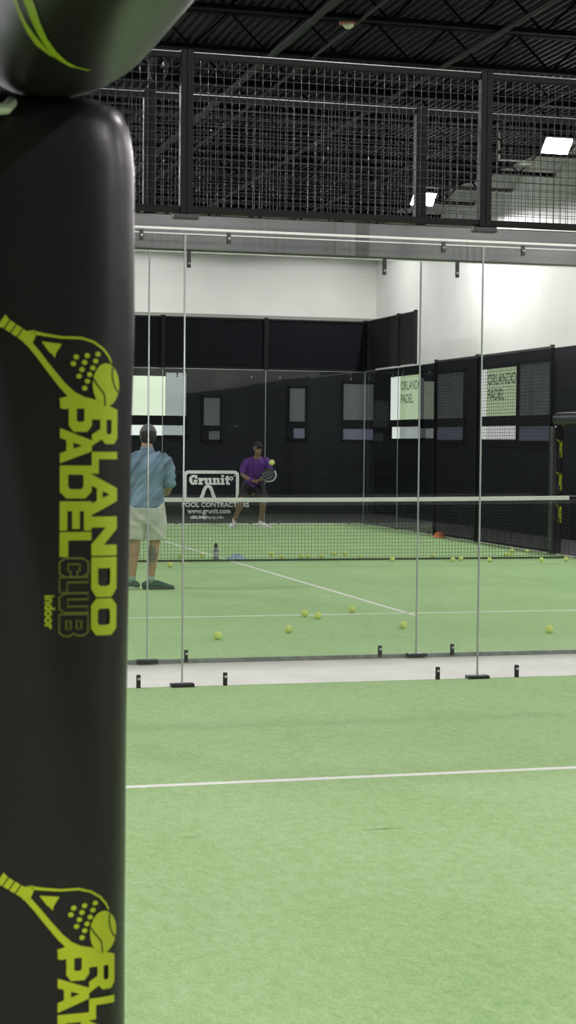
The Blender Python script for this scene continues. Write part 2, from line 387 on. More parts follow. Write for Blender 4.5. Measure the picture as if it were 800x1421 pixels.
# ------------------------------------------------------------------ mesh fences
def wires_bm(w, z0, z1, pitch=.05, t=.0032, x0=0):
    bm = bmesh.new(); n = int(round(w/pitch))
    for i in range(1, n): bar(bm, (x0+i*w/n, .003, z0), (x0+i*w/n, .003, z1), t)
    n2 = int(round((z1-z0)/pitch))
    for i in range(1, n2): bar(bm, (x0, 0, z0+i*(z1-z0)/n2), (x0+w, 0, z0+i*(z1-z0)/n2), t)
    return bm
def mesh_fence(loc, rz, w, z0, z1, label, group, post=.04, wm=None, plate=True, rail=.035, screen=None, posts=True, pitch=.05, t_=.0032, bright=True):
    t = thing('mesh_fence', loc, label, 'mesh fence', group, rz)
    bm = bmesh.new()
    box(bm, post, w-post, -.02, .02, z0, z0+rail, .003); obj('rail', bm, M_frame, t)
    bm = bmesh.new(); box(bm, post, w-post, -.02, .02, z1-rail, z1, .003); obj('rail', bm, M_frame, t)
    if bright:
        bm = bmesh.new(); box(bm, 0.0, w, -.022, .02, z1, z1+.007, .002); obj('capping_strip', bm, M_capstrip, t)
    for a in (0, 1):
        bm = bmesh.new(); box(bm, .001 if a == 0 else w-post, post if a == 0 else w-.001, -.03, .03, z0-.01, z1+.02, .003); obj('post', bm, M_frame, t)
    obj('wire_mesh', wires_bm(w-2*post, z0+rail, z1-rail, pitch, t_, post), wm or M_wire, t)
    if screen:
        bm = bmesh.new(); box(bm, post, w-post, .012, .015, z0+rail, z1-rail); obj('windscreen', bm, screen, t)
    if plate:
        bm = bmesh.new(); box(bm, w-.08, w+.08, -.035, .035, z0-.045, z0-.012, .004); obj('joint_plate', bm, M_clamp, t)
    return t
mn = ['left of the first tall post', 'between the two tall posts', 'right of the second tall post', 'beyond the right picture edge']
for k in range(4):
    mesh_fence((XL+2*k, D1, 0), 0, 2, 3.0, 3.985, 'black framed wire mesh on the nearest glass, ' + mn[k], 'mesh fences over the nearer glass')
for k in range(4):
    mesh_fence((XL+2*k, E+.05, 0), 0, 2, 3.165, 3.985, 'black framed wire mesh over the grey beam, ' + mn[k], 'mesh fences over the steel beam', plate=False)
M_screen = mat('black windscreen fabric', (.0045, .005, .008), .8, spec=.1, noise_amt=.2, noise_scale=1.5)
M_screeng = mat('charcoal windscreen fabric', (.020, .020, .022), .8, spec=.1)
for k in range(1, 5):
    mesh_fence((XL+2*k, BACK, 0), 0, 2 if k < 4 else XR-XL-8, 2.965, 3.93, 'black screened mesh on the far back glass, ' +
        ['outside the picture', 'behind the player in blue', 'above the player in purple', 'in the far right corner'][k-1], 'screened mesh over the far back glass', wm=M_wireb, plate=False, screen=M_screen, pitch=.1, bright=False)
def side_fence(y0, y1, z0, z1, label, group, **kw):
    return mesh_fence((XR, y1, 0), R(-90), y1-y0, z0, z1, label, group, **kw)
side_fence(BACK-2, BACK-.04, 3.0, 3.93, 'dark screened mesh on the side glass, next to the far corner', 'screened mesh over the side glass', wm=M_wireb, plate=False, screen=M_screeng, pitch=.1, bright=False)
side_fence(BACK-2.95, BACK-2, 3.0, 3.93, 'narrow dark screened mesh ending the step on the side glass', 'screened mesh over the side glass', wm=M_wireb, plate=False, screen=M_screeng, pitch=.1, bright=False)
for k, (a, b) in enumerate(((BACK-5.95, BACK-4), (22.95, BACK-5.95))):
    side_fence(a, b, .02, 3.0, ['tall black wire mesh of the right side wall, beside the side glass', 'tall black wire mesh of the right side wall, beside the padded post'][k], 'tall side mesh', wm=M_wireb, plate=False, bright=False, t_=.006)

# ------------------------------------------------------------------ padded posts with printed logos
def band(pts, wid, closed=False):
    """thin polygons along a polyline, for outlined lettering"""
    out = []; n = len(pts); m = n if closed else n-1
    ws = wid if isinstance(wid, (list, tuple)) else [wid]*n
    V = [Vector(q) for q in pts]; nm = []
    for i in range(n):
        a = V[(i-1) % n] if (closed or i > 0) else V[i]; b = V[(i+1) % n] if (closed or i < n-1) else V[i]
        d = (b-a).normalized(); nm.append(Vector((-d.y, d.x)))
    for i in range(m):
        j = (i+1) % n
        out.append([V[i]+nm[i]*ws[i]/2, V[j]+nm[j]*ws[j]/2, V[j]-nm[j]*ws[j]/2, V[i]-nm[i]*ws[i]/2])
    return out
GL = {
 'R': ([[(0,0),(0,1),(.85,1),(1.02,.86),(1.02,.52),(.88,.38),(1.08,0),(.74,0),(.58,.32),(.3,.32),(.3,0)],[(.3,.56),(.3,.76),(.68,.76),(.73,.71),(.73,.61),(.68,.56)]],1.08),
 'L': ([[(0,0),(0,1),(.32,1),(.32,.27),(.95,.27),(.95,0)]],.95),
 'A': ([[(0,0),(.42,1),(.8,1),(1.22,0),(.87,0),(.79,.2),(.42,.2),(.34,0)],[(.5,.42),(.71,.42),(.605,.7)]],1.22),
 'N': ([[(0,0),(0,1),(.34,1),(.78,.48),(.78,1),(1.08,1),(1.08,0),(.76,0),(.3,.55),(.3,0)]],1.08),
 'D': ([[(0,0),(0,1),(.86,1),(1.08,.8),(1.08,.2),(.86,0)],[(.3,.26),(.3,.74),(.7,.74),(.78,.66),(.78,.34),(.7,.26)]],1.08),
 'O': ([[(.2,0),(0,.2),(0,.8),(.2,1),(.88,1),(1.08,.8),(1.08,.2),(.88,0)],[(.37,.26),(.3,.33),(.3,.67),(.37,.74),(.71,.74),(.78,.67),(.78,.33),(.71,.26)]],1.08),
 'P': ([[(0,0),(0,1),(.84,1),(1.04,.85),(1.04,.42),(.84,.27),(.32,.27),(.32,0)],[(.32,.52),(.32,.76),(.68,.76),(.73,.71),(.73,.57),(.68,.52)]],1.04),
 'E': ([[(0,0),(0,1),(.95,1),(.95,.76),(.32,.76),(.32,.63),(.9,.63),(.9,.39),(.32,.39),(.32,.24),(.95,.24),(.95,0)]],.95),
}
OUTL = {
 'C': [[(.2,0),(0,.2),(0,.8),(.2,1),(.8,1),(1,.8),(1,.62),(.68,.62),(.68,.7),(.32,.7),(.32,.3),(.68,.3),(.68,.38),(1,.38),(1,.2),(.8,0)]],
 'L': [[(0,0),(0,1),(.32,1),(.32,.27),(.95,.27),(.95,0)]],
 'U': [[(0,1),(.32,1),(.32,.28),(.68,.28),(.68,1),(1,1),(1,.2),(.8,0),(.2,0),(0,.2)]],
 'B': [[(0,0),(0,1),(.82,1),(.98,.86),(.98,.62),(.88,.5),(1,.38),(1,.15),(.84,0)],[(.3,.24),(.3,.4),(.68,.4),(.68,.24)],[(.3,.6),(.3,.76),(.66,.76),(.66,.6)]],
}
def fill(loops):
    c = bpy.data.curves.new('f', 'CURVE'); c.dimensions = '2D'; c.fill_mode = 'BOTH'
    for lp in loops:
        s = c.splines.new('POLY'); s.points.add(len(lp)-1); s.use_cyclic_u = True
        for p_, q in zip(s.points, lp): p_.co = (q[0], q[1], 0, 1)
    o = bpy.data.objects.new('f', c); COL.objects.link(o)
    dg = bpy.context.evaluated_depsgraph_get(); dg.update()
    me = bpy.data.meshes.new_from_object(o.evaluated_get(dg)); bpy.data.objects.remove(o); return me
def put(glyph_loops, yA, yB, tA, tB, w):       # glyph runs down the post from yA to yB, letter feet at tA, tops at tB
    return [[(tA+(tB-tA)*q[1], yA+(yB-yA)*q[0]/w) for q in lp] for lp in glyph_loops]
def logo_parts():
    """[(loops, material index, lift)] in units of the print: x to the right, y down"""
    P = []
    for ch, a, b in (('R',566,616),('L',624,654),('A',655,711),('N',713,767),('D',769,824),('O',826,877)):
        P.append((put(GL[ch][0], a, b, 130, 166, GL[ch][1]), 0, 0))
    for ch, a, b in (('P',551,597),('A',592,640),('D',643,688),('E',692,732),('L',734,768)):
        P.append((put(GL[ch][0], a, b, 87, 130, GL[ch][1]), 0, 0))
    for ch, a, b in (('C',770,796),('L',796,818),('U',818,845),('B',847,877)):
        for lp in put(OUTL[ch], a, b, 87, 126, 1.0):
            for q in band(lp, 2.6, True): P.append(([q], 1, 0))
    # handle with grip bands
    for i in range(4):
        f0, f1 = i/4.3, (i+.82)/4.3
        c0 = Vector((9+36*f0, 448+24*f0)); c1 = Vector((9+36*f1, 448+24*f1)); n = Vector((-.56, .83))*(9.5 if i == 0 else 7)
        n1 = Vector((-.56, .83))*7
        P.append(([[c0-n, c1-n1, c1+n1, c0+n]], 0, 0))
    P.append(([[(40,462),(53,460),(55,466),(50,478),(41,480),(36,474)]], 0, 0))
    for q in band([(50,463),(66,466),(90,469),(115,469),(132,474),(145,483),(153,493),(157,502)], [5,4,3.2,3.2,3.2,3.2,3,2]): P.append(([q], 0, 0))
    for q in band([(44,476),(58,493),(74,514),(90,534),(103,547),(118,554),(136,557),(150,560)], [8,8,8.5,9.5,11,10,8,6]): P.append(([q], 0, 0))
    P.append(([[(86,552),(108,545),(118,556),(96,566),(90,566)]], 0, 0)); P.append(([[(128,556),(150,559),(166,566),(130,570)]], 0, 0))
    P.append(([[(62,475),(89,478),(81,491),(80,497),(76,492),(72,489)]], 0, 0))
    for x, y in ((308,270),(350,264),(392,257),(297,296),(340,290),(383,284),(330,318),(372,311),(319,344),(360,337),(351,363),(341,390)):
        cx, cy = x/2.842, 400+y/2.842
        P.append(([[(cx+3.9*math.cos(a*R(45)), cy+3.6*math.sin(a*R(45))) for a in range(8)]], 0, 0))
    el = lambda s: [(149.5+18.8*s*math.cos(a*R(12)), 532+29.5*s*math.sin(a*R(12))) for a in range(30)]
    P.append(([el(1)], 0, .0003))
    for q in band([(132,524),(136,531),(141,537),(147,545),(148,554),(148,561)], 1.8): P.append(([q], 2, .0006))
    for q in band([(159,507),(158,516),(159,526),(163,537),(167,542)], 1.8): P.append(([q], 2, .0006))
    return P
HW, NEXP = .085, 4.2
PC = (.1785, 1.52)            # centre of the near padded post
def front_y(x):
    u = min(abs(x)/HW, .999); return -HW*(1-u**NEXP)**(1/NEXP)
def logo_mesh():
    allbm = bmesh.new()
    for loops, mi, lift in logo_parts():
        me = fill(loops); b = bmesh.new(); b.from_mesh(me); bpy.data.meshes.remove(me)
        es = [e for e in b.edges if e.calc_length() > 8]
        if es: bmesh.ops.subdivide_edges(b, edges=es, cuts=3)
        bmesh.ops.triangulate(b, faces=b.faces)
        vm = {}
        for v in b.verts:
            X = .1385+v.co.x*.000626-PC[0]; Z = 1.661-(v.co.y-440)*.000612
            vm[v.index] = allbm.verts.new((X, front_y(X)-.0008-lift, Z))
        for f in b.faces:
            try: nf = allbm.faces.new([vm[v.index] for v in f.verts]); nf.material_index = mi
            except ValueError: pass
        b.free()
    bmesh.ops.recalc_face_normals(allbm, faces=allbm.faces)
    for f in allbm.faces:
        if f.normal.y > 0: f.normal_flip()
    return allbm
def pad_bm():
    bm = bmesh.new(); seg = 56; rings = []
    zs = [.02+.0305*i for i in range(60)]; top = 1.846
    prof = [(z, 1.0) for z in zs if z < top-.05]+[(top-.04, .985), (top-.022, .95), (top-.008, .88), (top, .76), (top+.001, .35)]
    for z, s in prof:
        ring = []
        for i in range(seg):
            a = 2*math.pi*i/seg; c, s_ = math.cos(a), math.sin(a)
            r = 1/((abs(c)**NEXP+abs(s_)**NEXP)**(1/NEXP))
            n = noise.noise(Vector((c*1.5, s_*1.5, z*7)))*.0012-.006*min(1, max(0, (1.66-z)/.35))
            ring.append(bm.verts.new((HW*r*c*s+c*n, HW*r*s_*s+max(0, s_)*n, z)))
        rings.append(ring)
    for k in range(len(rings)-1):
        for i in range(seg): bm.faces.new((rings[k][i], rings[k][(i+1) % seg], rings[k+1][(i+1) % seg], rings[k+1][i]))
    bm.faces.new(rings[0][::-1]); bm.faces.new(rings[-1]); return bm
post = thing('padded_post', (PC[0], PC[1], 0), 'tall black vinyl padded post with lime logos filling the left of the picture', 'padded post', 'padded door posts')
pad = obj('pad', pad_bm(), M_vinyl, post, True)
lg = obj('logo', logo_mesh(), [M_lime, M_limed, M_ink], pad)
t_ = text_mesh('indoor', .032, .0011, 0, .95)
ind = bmesh.new(); ind.from_mesh(t_)
for v in ind.verts:            # reading direction down the post
    a, b = v.co.x, v.co.y
    X = .1385+68*.000626-PC[0]+b*.36; v.co = Vector((X, -HW-.001, 1.661-(820-440)*.000612-a*.34))
to = obj('indoor_lettering', ind, M_lime, pad)
for dz in (-.4645, -.929):
    for s in (lg, to):
        c = s.copy(); COL.objects.link(c); c.parent = pad; c.location.z = dz
bm = bmesh.new(); box(bm, .060, .0835, .0, .03, .35, 1.36, .004); obj('closing_flap', bm, M_vinyl, post)
bm = bmesh.new(); tube(bm, [(-.060, -.088, 1.836), (-.056, -.105, 1.828), (-.046, -.112, 1.823), (-.033, -.105, 1.826), (-.027, -.088, 1.834)], [.005]*5, 10); box(bm, -.056, -.044, -.100, -.086, 1.830, 1.848, .003); obj('steel_bracket', bm, mat('bright steel', (.88, .86, .87), .35, metal=.15), post)
# padded bar running towards the camera over the door
BZ, BR = 1.941, .100
bar_t = thing('padded_bar', (.185, 1.44, 0), 'thick black padded bar over the post at top left', 'padded bar', 'padded door bars')
def bar_pt(y, a, r=BR): return Vector((r*math.sin(a), y, BZ-r*math.cos(a)))   # a from straight down towards the right
bm = bmesh.new(); yy = [.10, .09, .07, .03, -.02]+[-.07-.06*i for i in range(30)]
sc = [.30, .62, .83, .95, 1.0]+[1.0]*30
rg = [[bm.verts.new(bar_pt(y, 2*math.pi*i/40, BR*s*(1+.008*noise.noise(Vector((y*9, math.cos(i*.157)*2, math.sin(i*.157)*2)))))) for i in range(40)] for y, s in zip(yy, sc)]
for k in range(len(rg)-1):
    for i in range(40): bm.faces.new((rg[k][i], rg[k][(i+1) % 40], rg[k+1][(i+1) % 40], rg[k+1][i]))
bm.faces.new(rg[0]); bm.faces.new(rg[-1][::-1]); bmesh.ops.recalc_face_normals(bm, faces=bm.faces)
bpad = obj('pad', bm, M_vinyl, bar_t, True)
# printed arcs of the racket emblem on the bar: (angle, y)
def bar_band(pts, wid):
    bm = bmesh.new(); prev = None
    for (a, y), w_ in zip(pts, wid):
        p0, p1 = bm.verts.new(bar_pt(y, a-w_/2, BR+.001)), bm.verts.new(bar_pt(y, a+w_/2, BR+.001))
        if prev: bm.faces.new((prev[0], prev[1], p1, p0))
        prev = (p0, p1)
    return bm
ARC1 = ARC2 = None
import itertools
def bar_hit(px, py):           # where on the bar's padding the print is seen, to lay the emblem out on its real surface
    x, y = px-400, py-710.5; a = cr*x+sr*y; b = -sr*x+cr*y
    d = fw*2385.05+rt*a-up*b; o = Vector((0-.185, 0, EYE-BZ))
    A = d.x**2+d.z**2; B = 2*(o.x*d.x+o.z*d.z); C = o.x**2+o.z**2-BR**2; t = (-B-math.sqrt(max(B*B-4*A*C, 0)))/(2*A)
    h = o+d*t; return (math.atan2(h.x, -h.z), h.y-1.44)
def arc(pix, wid): return bar_band([bar_hit(*q) for q in pix], wid)
lo = obj('logo', arc([(36,-12),(42,5),(50,28),(60,50),(72,68),(86,82),(102,91),(124,96)], [.10,.09,.075,.065,.065,.06,.05,.03]), M_lime, bpad)
obj('logo', arc([(20,-12),(24,5),(33,27),(44,46),(58,64),(74,77)], [.03,.03,.04,.07,.08,.04]), M_lime, bpad)
# the same post and bar at the far court's side opening
fp = copy_tree(post); fp.location = (10.17, 22.75, 0); fp['label'] = 'slim looking far black padded post with lime print, beside the right net end'
fb = copy_tree(bar_t); fb.location = (10.18, 22.67, 0); fb['label'] = 'far black padded bar over the opening at the right picture edge'

# ------------------------------------------------------------------ nets
def net(Y, label, fine=True):
    t = thing('padel_net', (0, Y, 0), label, 'net', 'padel nets')
    x0, x1 = XL+.12, XR-.22
    topz = lambda x: .845+.035*((x-XC)/5)**2
    bm = bmesh.new(); n = int((x1-x0)/.045) if fine else 60
    for i in range(n+1):
        x = x0+(x1-x0)*i/n; bar(bm, (x, 0, .014), (x, 0, topz(x)-.05), .0035)
    m = 17 if fine else 8
    for j in range(m):
        f = j/m
        for s in range(8):
            xa, xb = x0+(x1-x0)*s/8, x0+(x1-x0)*(s+1)/8
            bar(bm, (xa, 0, .014+f*(topz(xa)-.06)), (xb, 0, .014+f*(topz(xb)-.06)), .0035)
    obj('net_mesh', bm, M_net, t)
    bm = bmesh.new()
    for s in range(12):
        xa, xb = x0+(x1-x0)*s/12, x0+(x1-x0)*(s+1)/12
        za, zb = topz(xa), topz(xb); vs = []
        for x, z in ((xa, za), (xb, zb)):
            vs.append([bm.verts.new((x, d, h)) for d, h in ((-.008, z-.055), (-.008, z-.004), (0, z), (.008, z-.004), (.008, z-.055))])
        for i in range(5): bm.faces.new((vs[0][i], vs[0][(i+1) % 5], vs[1][(i+1) % 5], vs[1][i]))
    bmesh.ops.remove_doubles(bm, verts=bm.verts, dist=1e-4); obj('top_tape', bm, M_tape, t)
    bm = bmesh.new(); bar(bm, (x0, 0, .028), (x1, 0, .028), .012, .022); obj('bottom_cord', bm, M_net, t)
    for x in (XL+.03, XR-.05):
        bm = bmesh.new(); box(bm, x-.035, x+.035, -.035, .035, .012, .90, .006); box(bm, x-.07, x+.07, -.07, .07, .012, .024, .003); obj('net_post', bm, M_frame, t)
    bm = bmesh.new(); bar(bm, (XL+.03, 0, .872), (x0, 0, .870), .008); obj('cable', bm, M_seal, t); bm = bmesh.new(); bar(bm, (x1, 0, .872), (XR-.05, 0, .874), .008); obj('cable', bm, M_seal, t)
    return t
net(NET, 'padel net with white top tape across the far court')
net(.62, 'padel net of the near court, beneath the camera view', True)

# ------------------------------------------------------------------ sponsor lettering on the far back glass
sg = thing('glass_decal', (6.62, BACK-.003, 0), 'white sponsor lettering with arched emblem stuck on the far back glass', 'decal')
def flat(loops_list, name, m, parent):
    bm = bmesh.new()
    for loops in loops_list:
        me = fill(loops); bm.from_mesh(me); bpy.data.meshes.remove(me)
    for v in bm.verts: v.co = Vector((v.co.x, -.001, v.co.y))
    bmesh.ops.recalc_face_normals(bm, faces=bm.faces); return obj(name, bm, m, parent)
def rr(x0, x1, z0, z1, r):
    o = []
    for cx, cz, a0 in ((x1-r, z1-r, 0), (x0+r, z1-r, 90)):
        o += [(cx+r*math.cos(R(a0+k*18)), cz+r*math.sin(R(a0+k*18))) for k in range(6)]
    return o+[(x0, z0), (x1, z0)]
flat([[rr(0, 1.08, .50, 1.035, .09), rr(.06, 1.02, .47, .975, .05)[:12]+[(.06, .49), (1.02, .49)]]], 'border', M_decal, sg)
G_ = []
def gp(loops, x, sc=1.0): G_.append([[(x+q[0]*sc, .765+q[1]*sc) for q in lp] for lp in loops])
gp([[(.05,0),(0,.06),(0,.13),(.05,.185),(.125,.185),(.135,.165),(.145,.185),(.16,.185),(.16,.115),(.11,.115),(.105,.14),(.075,.14),(.06,.125),(.06,.06),(.075,.043),(.1,.043),(.1,.06),(.085,.06),(.085,.095),(.165,.095),(.165,.06),(.155,.06),(.155,0),(.125,0),(.115,.012),(.1,0)]], .11)
gp([[(0,0),(0,.035),(.015,.035),(.015,.095),(0,.095),(0,.13),(.065,.13),(.065,.115),(.085,.13),(.115,.13),(.115,.075),(.08,.075),(.068,.065),(.068,.035),(.09,.035),(.09,0)]], .285)
gp([[(.03,0),(.015,.02),(.015,.095),(0,.095),(0,.13),(.065,.13),(.065,.035),(.09,.035),(.09,.095),(.075,.095),(.075,.13),(.14,.13),(.14,.035),(.155,.035),(.155,0),(.095,0),(.09,.01),(.075,0)]], .402)
gp([[(0,0),(0,.035),(.015,.035),(.015,.095),(0,.095),(0,.13),(.06,.13),(.065,.118),(.085,.13),(.12,.13),(.138,.11),(.138,.035),(.153,.035),(.153,0),(.075,0),(.075,.035),(.088,.035),(.088,.095),(.065,.095),(.065,.035),(.078,.035),(.078,0)]], .562)
gp([[(0,0),(0,.035),(.015,.035),(.015,.095),(0,.095),(0,.13),(.065,.13),(.065,.035),(.08,.035),(.08,0)],[(.015,.145),(.065,.145),(.065,.185),(.015,.185)]], .72)
gp([[(.035,0),(.02,.02),(.02,.095),(0,.095),(0,.13),(.02,.13),(.02,.17),(.07,.17),(.07,.13),(.095,.13),(.095,.095),(.07,.095),(.07,.04),(.095,.04),(.095,0)]], .805)
ring = lambda cx, cz, r: [(cx+r*math.cos(R(k*24)), cz+r*math.sin(R(k*24))) for k in range(15)]
G_.append([ring(.925, .885, .04), ring(.925, .885, .018)]); G_.append([ring(.985, .935, .014)])
flat(G_, 'lettering', M_decal, sg)
arch = [(.34,.50),(.375,.58),(.40,.66),(.43,.72),(.475,.74),(.52,.72),(.55,.66),(.575,.58),(.61,.50)]
flat([[q] for q in band(arch, .065)], 'arch_emblem', M_decal, sg)
for s, x, z, sz, bo, sx in (('POOL CONTRACTORS', -.03, .345, .125, .003, 1.02), ('www.grunit.com', .08, .225, .125, .003, 1.0), ('GRUNIT', .14, .12, .078, .004, 1.1), ('grunitp.info', .40, .12, .085, .001, .98)):
    o = obj('lettering', text_mesh(s, sz, bo, 0, sx), M_decal, sg); o.rotation_euler = (R(90), 0, 0); o.location = (x, -.002, z)

# ------------------------------------------------------------------ balls
def make_ball(loc, label):
    bm = bmesh.new(); ball_bm(bm, (0, 0, 0), .033, u=24, v=16); o = obj('padel_ball', bm, M_ball, None, True)
    bm = bmesh.new(); pts = []
    for i in range(48):
        t = 2*math.pi*i/48; a, b = .44, .56                       # the curved seam of a ball
        q = Vector((math.sin(t)*b+math.sin(3*t)*(1-b)*.45, math.cos(t)*b-math.cos(3*t)*(1-b)*.45, .62*math.cos(2*t))).normalized()
        pts.append(q)
    vs = []
    for i in range(48):
        d = (pts[(i+1) % 48]-pts[i-1]).normalized(); s = d.cross(pts[i]).normalized()
        vs.append((bm.verts.new(pts[i]*.0333+s*.0013), bm.verts.new(pts[i]*.0336), bm.verts.new(pts[i]*.0333-s*.0013)))
    for i in range(48):
        j = (i+1) % 48
        for k in (0, 1): bm.faces.new((vs[i][k], vs[i][k+1], vs[j][k+1], vs[j][k]))
    obj('seam', bm, M_seam, o, True); o.location = loc; tag(o, label, 'ball', 'padel balls'); return o
BALLS = [
 (3.012,13.13,'padel ball nearest the padded post on the turf behind the glass'),
 (3.69,13.483,'lone padel ball in front of the service line, below the ball pair'),
 (4.172,14.715,'upper left ball of the touching pair by the service line'),
 (4.176+.06,14.50,'lower right ball of the touching pair by the service line'),
 (4.713,15.025,'lone ball just past the service line, right of the touching pair'),
 (4.729,13.634,'ball in front of the service line, under the centre line end'),
 (5.821,13.098,'dark marked ball alone at the right front of the far court'),
 (4.179,20.882,'ball on open turf right of the blue player\'s right leg'),
 (4.638,22.446,'dim ball behind the net just right of the blue player'),
 (4.957,22.554,'ball behind the net on the centre line, left of the bottle'),
 (5.357,22.10,'ball behind the net touching the blue cloth\'s right side'),
 (5.964,22.731,'ball behind the net, below the purple player\'s right shoe'),
 (5.949,22.139,'ball nearer the net foot, below the purple player\'s right shoe'),
 (6.249,22.247,'left ball of three in a line behind the net'),
 (6.347,22.235,'middle ball of three in a line behind the net'),
 (6.523,22.214,'right ball of three in a line behind the net'),
 (6.874,22.775,'left ball of the two set back behind the net middle'),
 (7.025,22.757,'right ball of the two set back behind the net middle'),
 (7.017,22.02,'faint ball close behind the net, left of the second net seam'),
 (7.309,21.539,'ball in front of the net left of the second far glass seam'),
 (8.104,22.168,'ball behind the net, below the orange cone'),
 (8.071,21.302,'left ball of the pair in front of the net by the cone'),
 (8.281,21.558,'right ball of the pair in front of the net by the cone'),
 (8.566,21.238,'ball in front of the net just right of the nearer right seam'),
 (9.255,22.334,'leftmost ball of the cluster behind the net\'s right end'),
 (9.656,23.089,'uppermost ball of the cluster behind the net\'s right end'),
 (9.814,22.905,'rightmost ball of the cluster behind the net\'s right end'),
 (9.269,21.148,'ball in front of the net, below the cluster\'s right side'),
 (9.665,21.24,'ball in front of the net\'s right end near its post'),
 (9.205,22.033,'lowest ball of the cluster, close behind the net'),
]
first = None
for i, (x, y, lab) in enumerate(BALLS):
    if first is None: o = first = make_ball((x, y, .045), lab)
    else:
        o = copy_tree(first); o.location = (x, y, .045); o['label'] = lab
    o.rotation_euler = (random.uniform(0, 6), random.uniform(0, 6), random.uniform(0, 6))
o = copy_tree(first); o.location = (4.98, 19, 1.34); o['label'] = 'ball in mid air right of the purple player\'s head'

# ------------------------------------------------------------------ small things by the net
t = thing('water_bottle', (5.02, 22.02, .012), 'small grey water bottle with dark cap standing at the net foot', 'bottle')
bm = bmesh.new(); tube(bm, [(0, 0, .004), (0, 0, .02), (0, 0, .13), (0, 0, .16), (0, 0, .175)], [.031, .036, .036, .022, .018], 16, cap=False); obj('body', bm, mat('grey plastic', (.20, .21, .27), .3), t, True)
bm = bmesh.new(); cyl(bm, (0, 0, .173), (0, 0, .215), .023, 14); cyl(bm, (0, 0, .215), (0, 0, .235), .011, 10); obj('cap', bm, M_frame, t)
bm = bmesh.new(); cyl(bm, (0, 0, .06), (0, 0, .115), .0367, 16); obj('label_band', bm, mat('pale band', (.5, .5, .55), .5), t)
bm = bmesh.new(); bmesh.ops.create_grid(bm, x_segments=40, y_segments=24, size=1)
for v in bm.verts:
    x, y = v.co.x, v.co.y; e = max(0, 1-(x*x*.9+y*y*.9))
    v.co = Vector((x*.145+.02*noise.noise(Vector((x*3, y*3, 1))), y*.10, .004+e*.075*(1+.6*noise.noise(Vector((x*3.1, y*3.1, 5))))+.02*e*noise.noise(Vector((x*9, y*9, 2)))))
r_ = bmesh.ops.extrude_face_region(bm, geom=bm.faces[:])
for v in [g for g in r_['geom'] if isinstance(g, bmesh.types.BMVert)]: v.co.z = max(.0, v.co.z-.004)
bmesh.ops.recalc_face_normals(bm, faces=bm.faces)
o = obj('cloth', bm, mat('pale blue cloth', (.36, .47, .62), .9, noise_amt=.3, noise_scale=20), None, True); o.location = (5.29, 21.975, .012)
tag(o, 'pale blue crumpled cloth lying at the net foot beside the bottle', 'cloth')
t = thing('marker_cone', (10.0, 27.05, .012), 'low orange marker cone on the turf beside the right side mesh', 'cone')
bm = bmesh.new(); tube(bm, [(0, 0, 0), (0, 0, .012), (0, 0, .045), (0, 0, .085), (0, 0, .095)], [.112, .110, .088, .05, .036], 28, cap=False); obj('cone_body', bm, mat('orange plastic', (.80, .20, .07), .5), t, True)
bm = bmesh.new(); tube(bm, [(0, 0, .0945), (0, 0, .0975)], [.030, .030], 20, cap=False); obj('top_hole', bm, M_frame, t)

# ------------------------------------------------------------------ ceiling fittings
t = thing('smoke_alarm', (5.53, 18, H), 'small red and white alarm hanging below the dark roof', 'alarm')
bm = bmesh.new(); cyl(bm, (0, 0, 0), (0, 0, -.40), .006, 8); obj('rod', bm, M_pipe, t)
bm = bmesh.new(); tube(bm, [(0, 0, -.385), (0, 0, -.41), (0, 0, -.48)], [.07, .092, .092], 18, cap=False); obj('base', bm, mat('dull maroon', (.20, .13, .13), .5), t, True)
bm = bmesh.new(); tube(bm, [(0, 0, -.478), (0, 0, -.492)], [.104, .10], 18, cap=False); obj('ring', bm, mat('dark red', (.30, .06, .06), .5), t, True)
bm = bmesh.new(); tube(bm, [(0, 0, -.49), (0, 0, -.515), (0, 0, -.54)], [.065, .058, .03], 18, cap=False); obj('lens', bm, mat('cream plastic', (.75, .72, .62), .5), t, True)
t = thing('loudspeaker', (2.08, 10.90, 3.94), 'black rounded loudspeaker behind the top left mesh, under the padded bar', 'loudspeaker')
bm = bmesh.new(); tube(bm, [(0, -.06, 0), (0, -.04, 0), (0, .06, 0), (0, .10, 0)], [(.055, .08), (.062, .092), (.055, .08), (.03, .05)], 20, side=(1, 0, 0)); obj('body', bm, M_screen, t, True)
bm = bmesh.new(); bar(bm, (0, -.05, -.02), (0, -.27, -.02), .02); obj('bracket', bm, M_frame, t)
bm = bmesh.new(); tube(bm, [(0, -.075, 0), (0, -.07, 0)], [(.046, .072), (.05, .078)], 20, side=(1, 0, 0)); obj('grille', bm, M_joist, t, True)
t = thing('security_camera', (WX, 32.22, 6.5), 'small black camera box fixed high on the white right wall', 'camera')
bm = bmesh.new(); box(bm, -.32, -.12, -.1, .1, -.12, .12, .01); obj('body', bm, M_frame, t)
bm = bmesh.new(); bar(bm, (-.13, 0, 0), (0, 0, 0), .05); bar(bm, (-.22, 0, .1), (-.22, 0, .11), .03); obj('bracket', bm, M_frame, t)
bm = bmesh.new(); box(bm, -.325, -.24, -.11, -.1, -.1, .1, .004); obj('front_plate', bm, M_seal, t)
t = thing('ceiling_sensor', (10.6, 26, H), 'white sensor on an L shaped white conduit right of the tall mesh post', 'sensor')
bm = bmesh.new(); cyl(bm, (-.05, 0, 0), (-.05, 0, -.45), .016, 8); cyl(bm, (-.05, 0, -.45), (1.15, 0, -.45), .016, 8); obj('conduit', bm, mat('white conduit', (.7, .7, .66), .5), t)
bm = bmesh.new(); box(bm, .33, .48, -.05, .05, -.50, -.435, .01); tube(bm, [(.41, 0, -.50), (.41, 0, -.53)], [.02, .012], 10); obj('sensor_body', bm, mat('white plastic', (.85, .85, .82), .4), t)

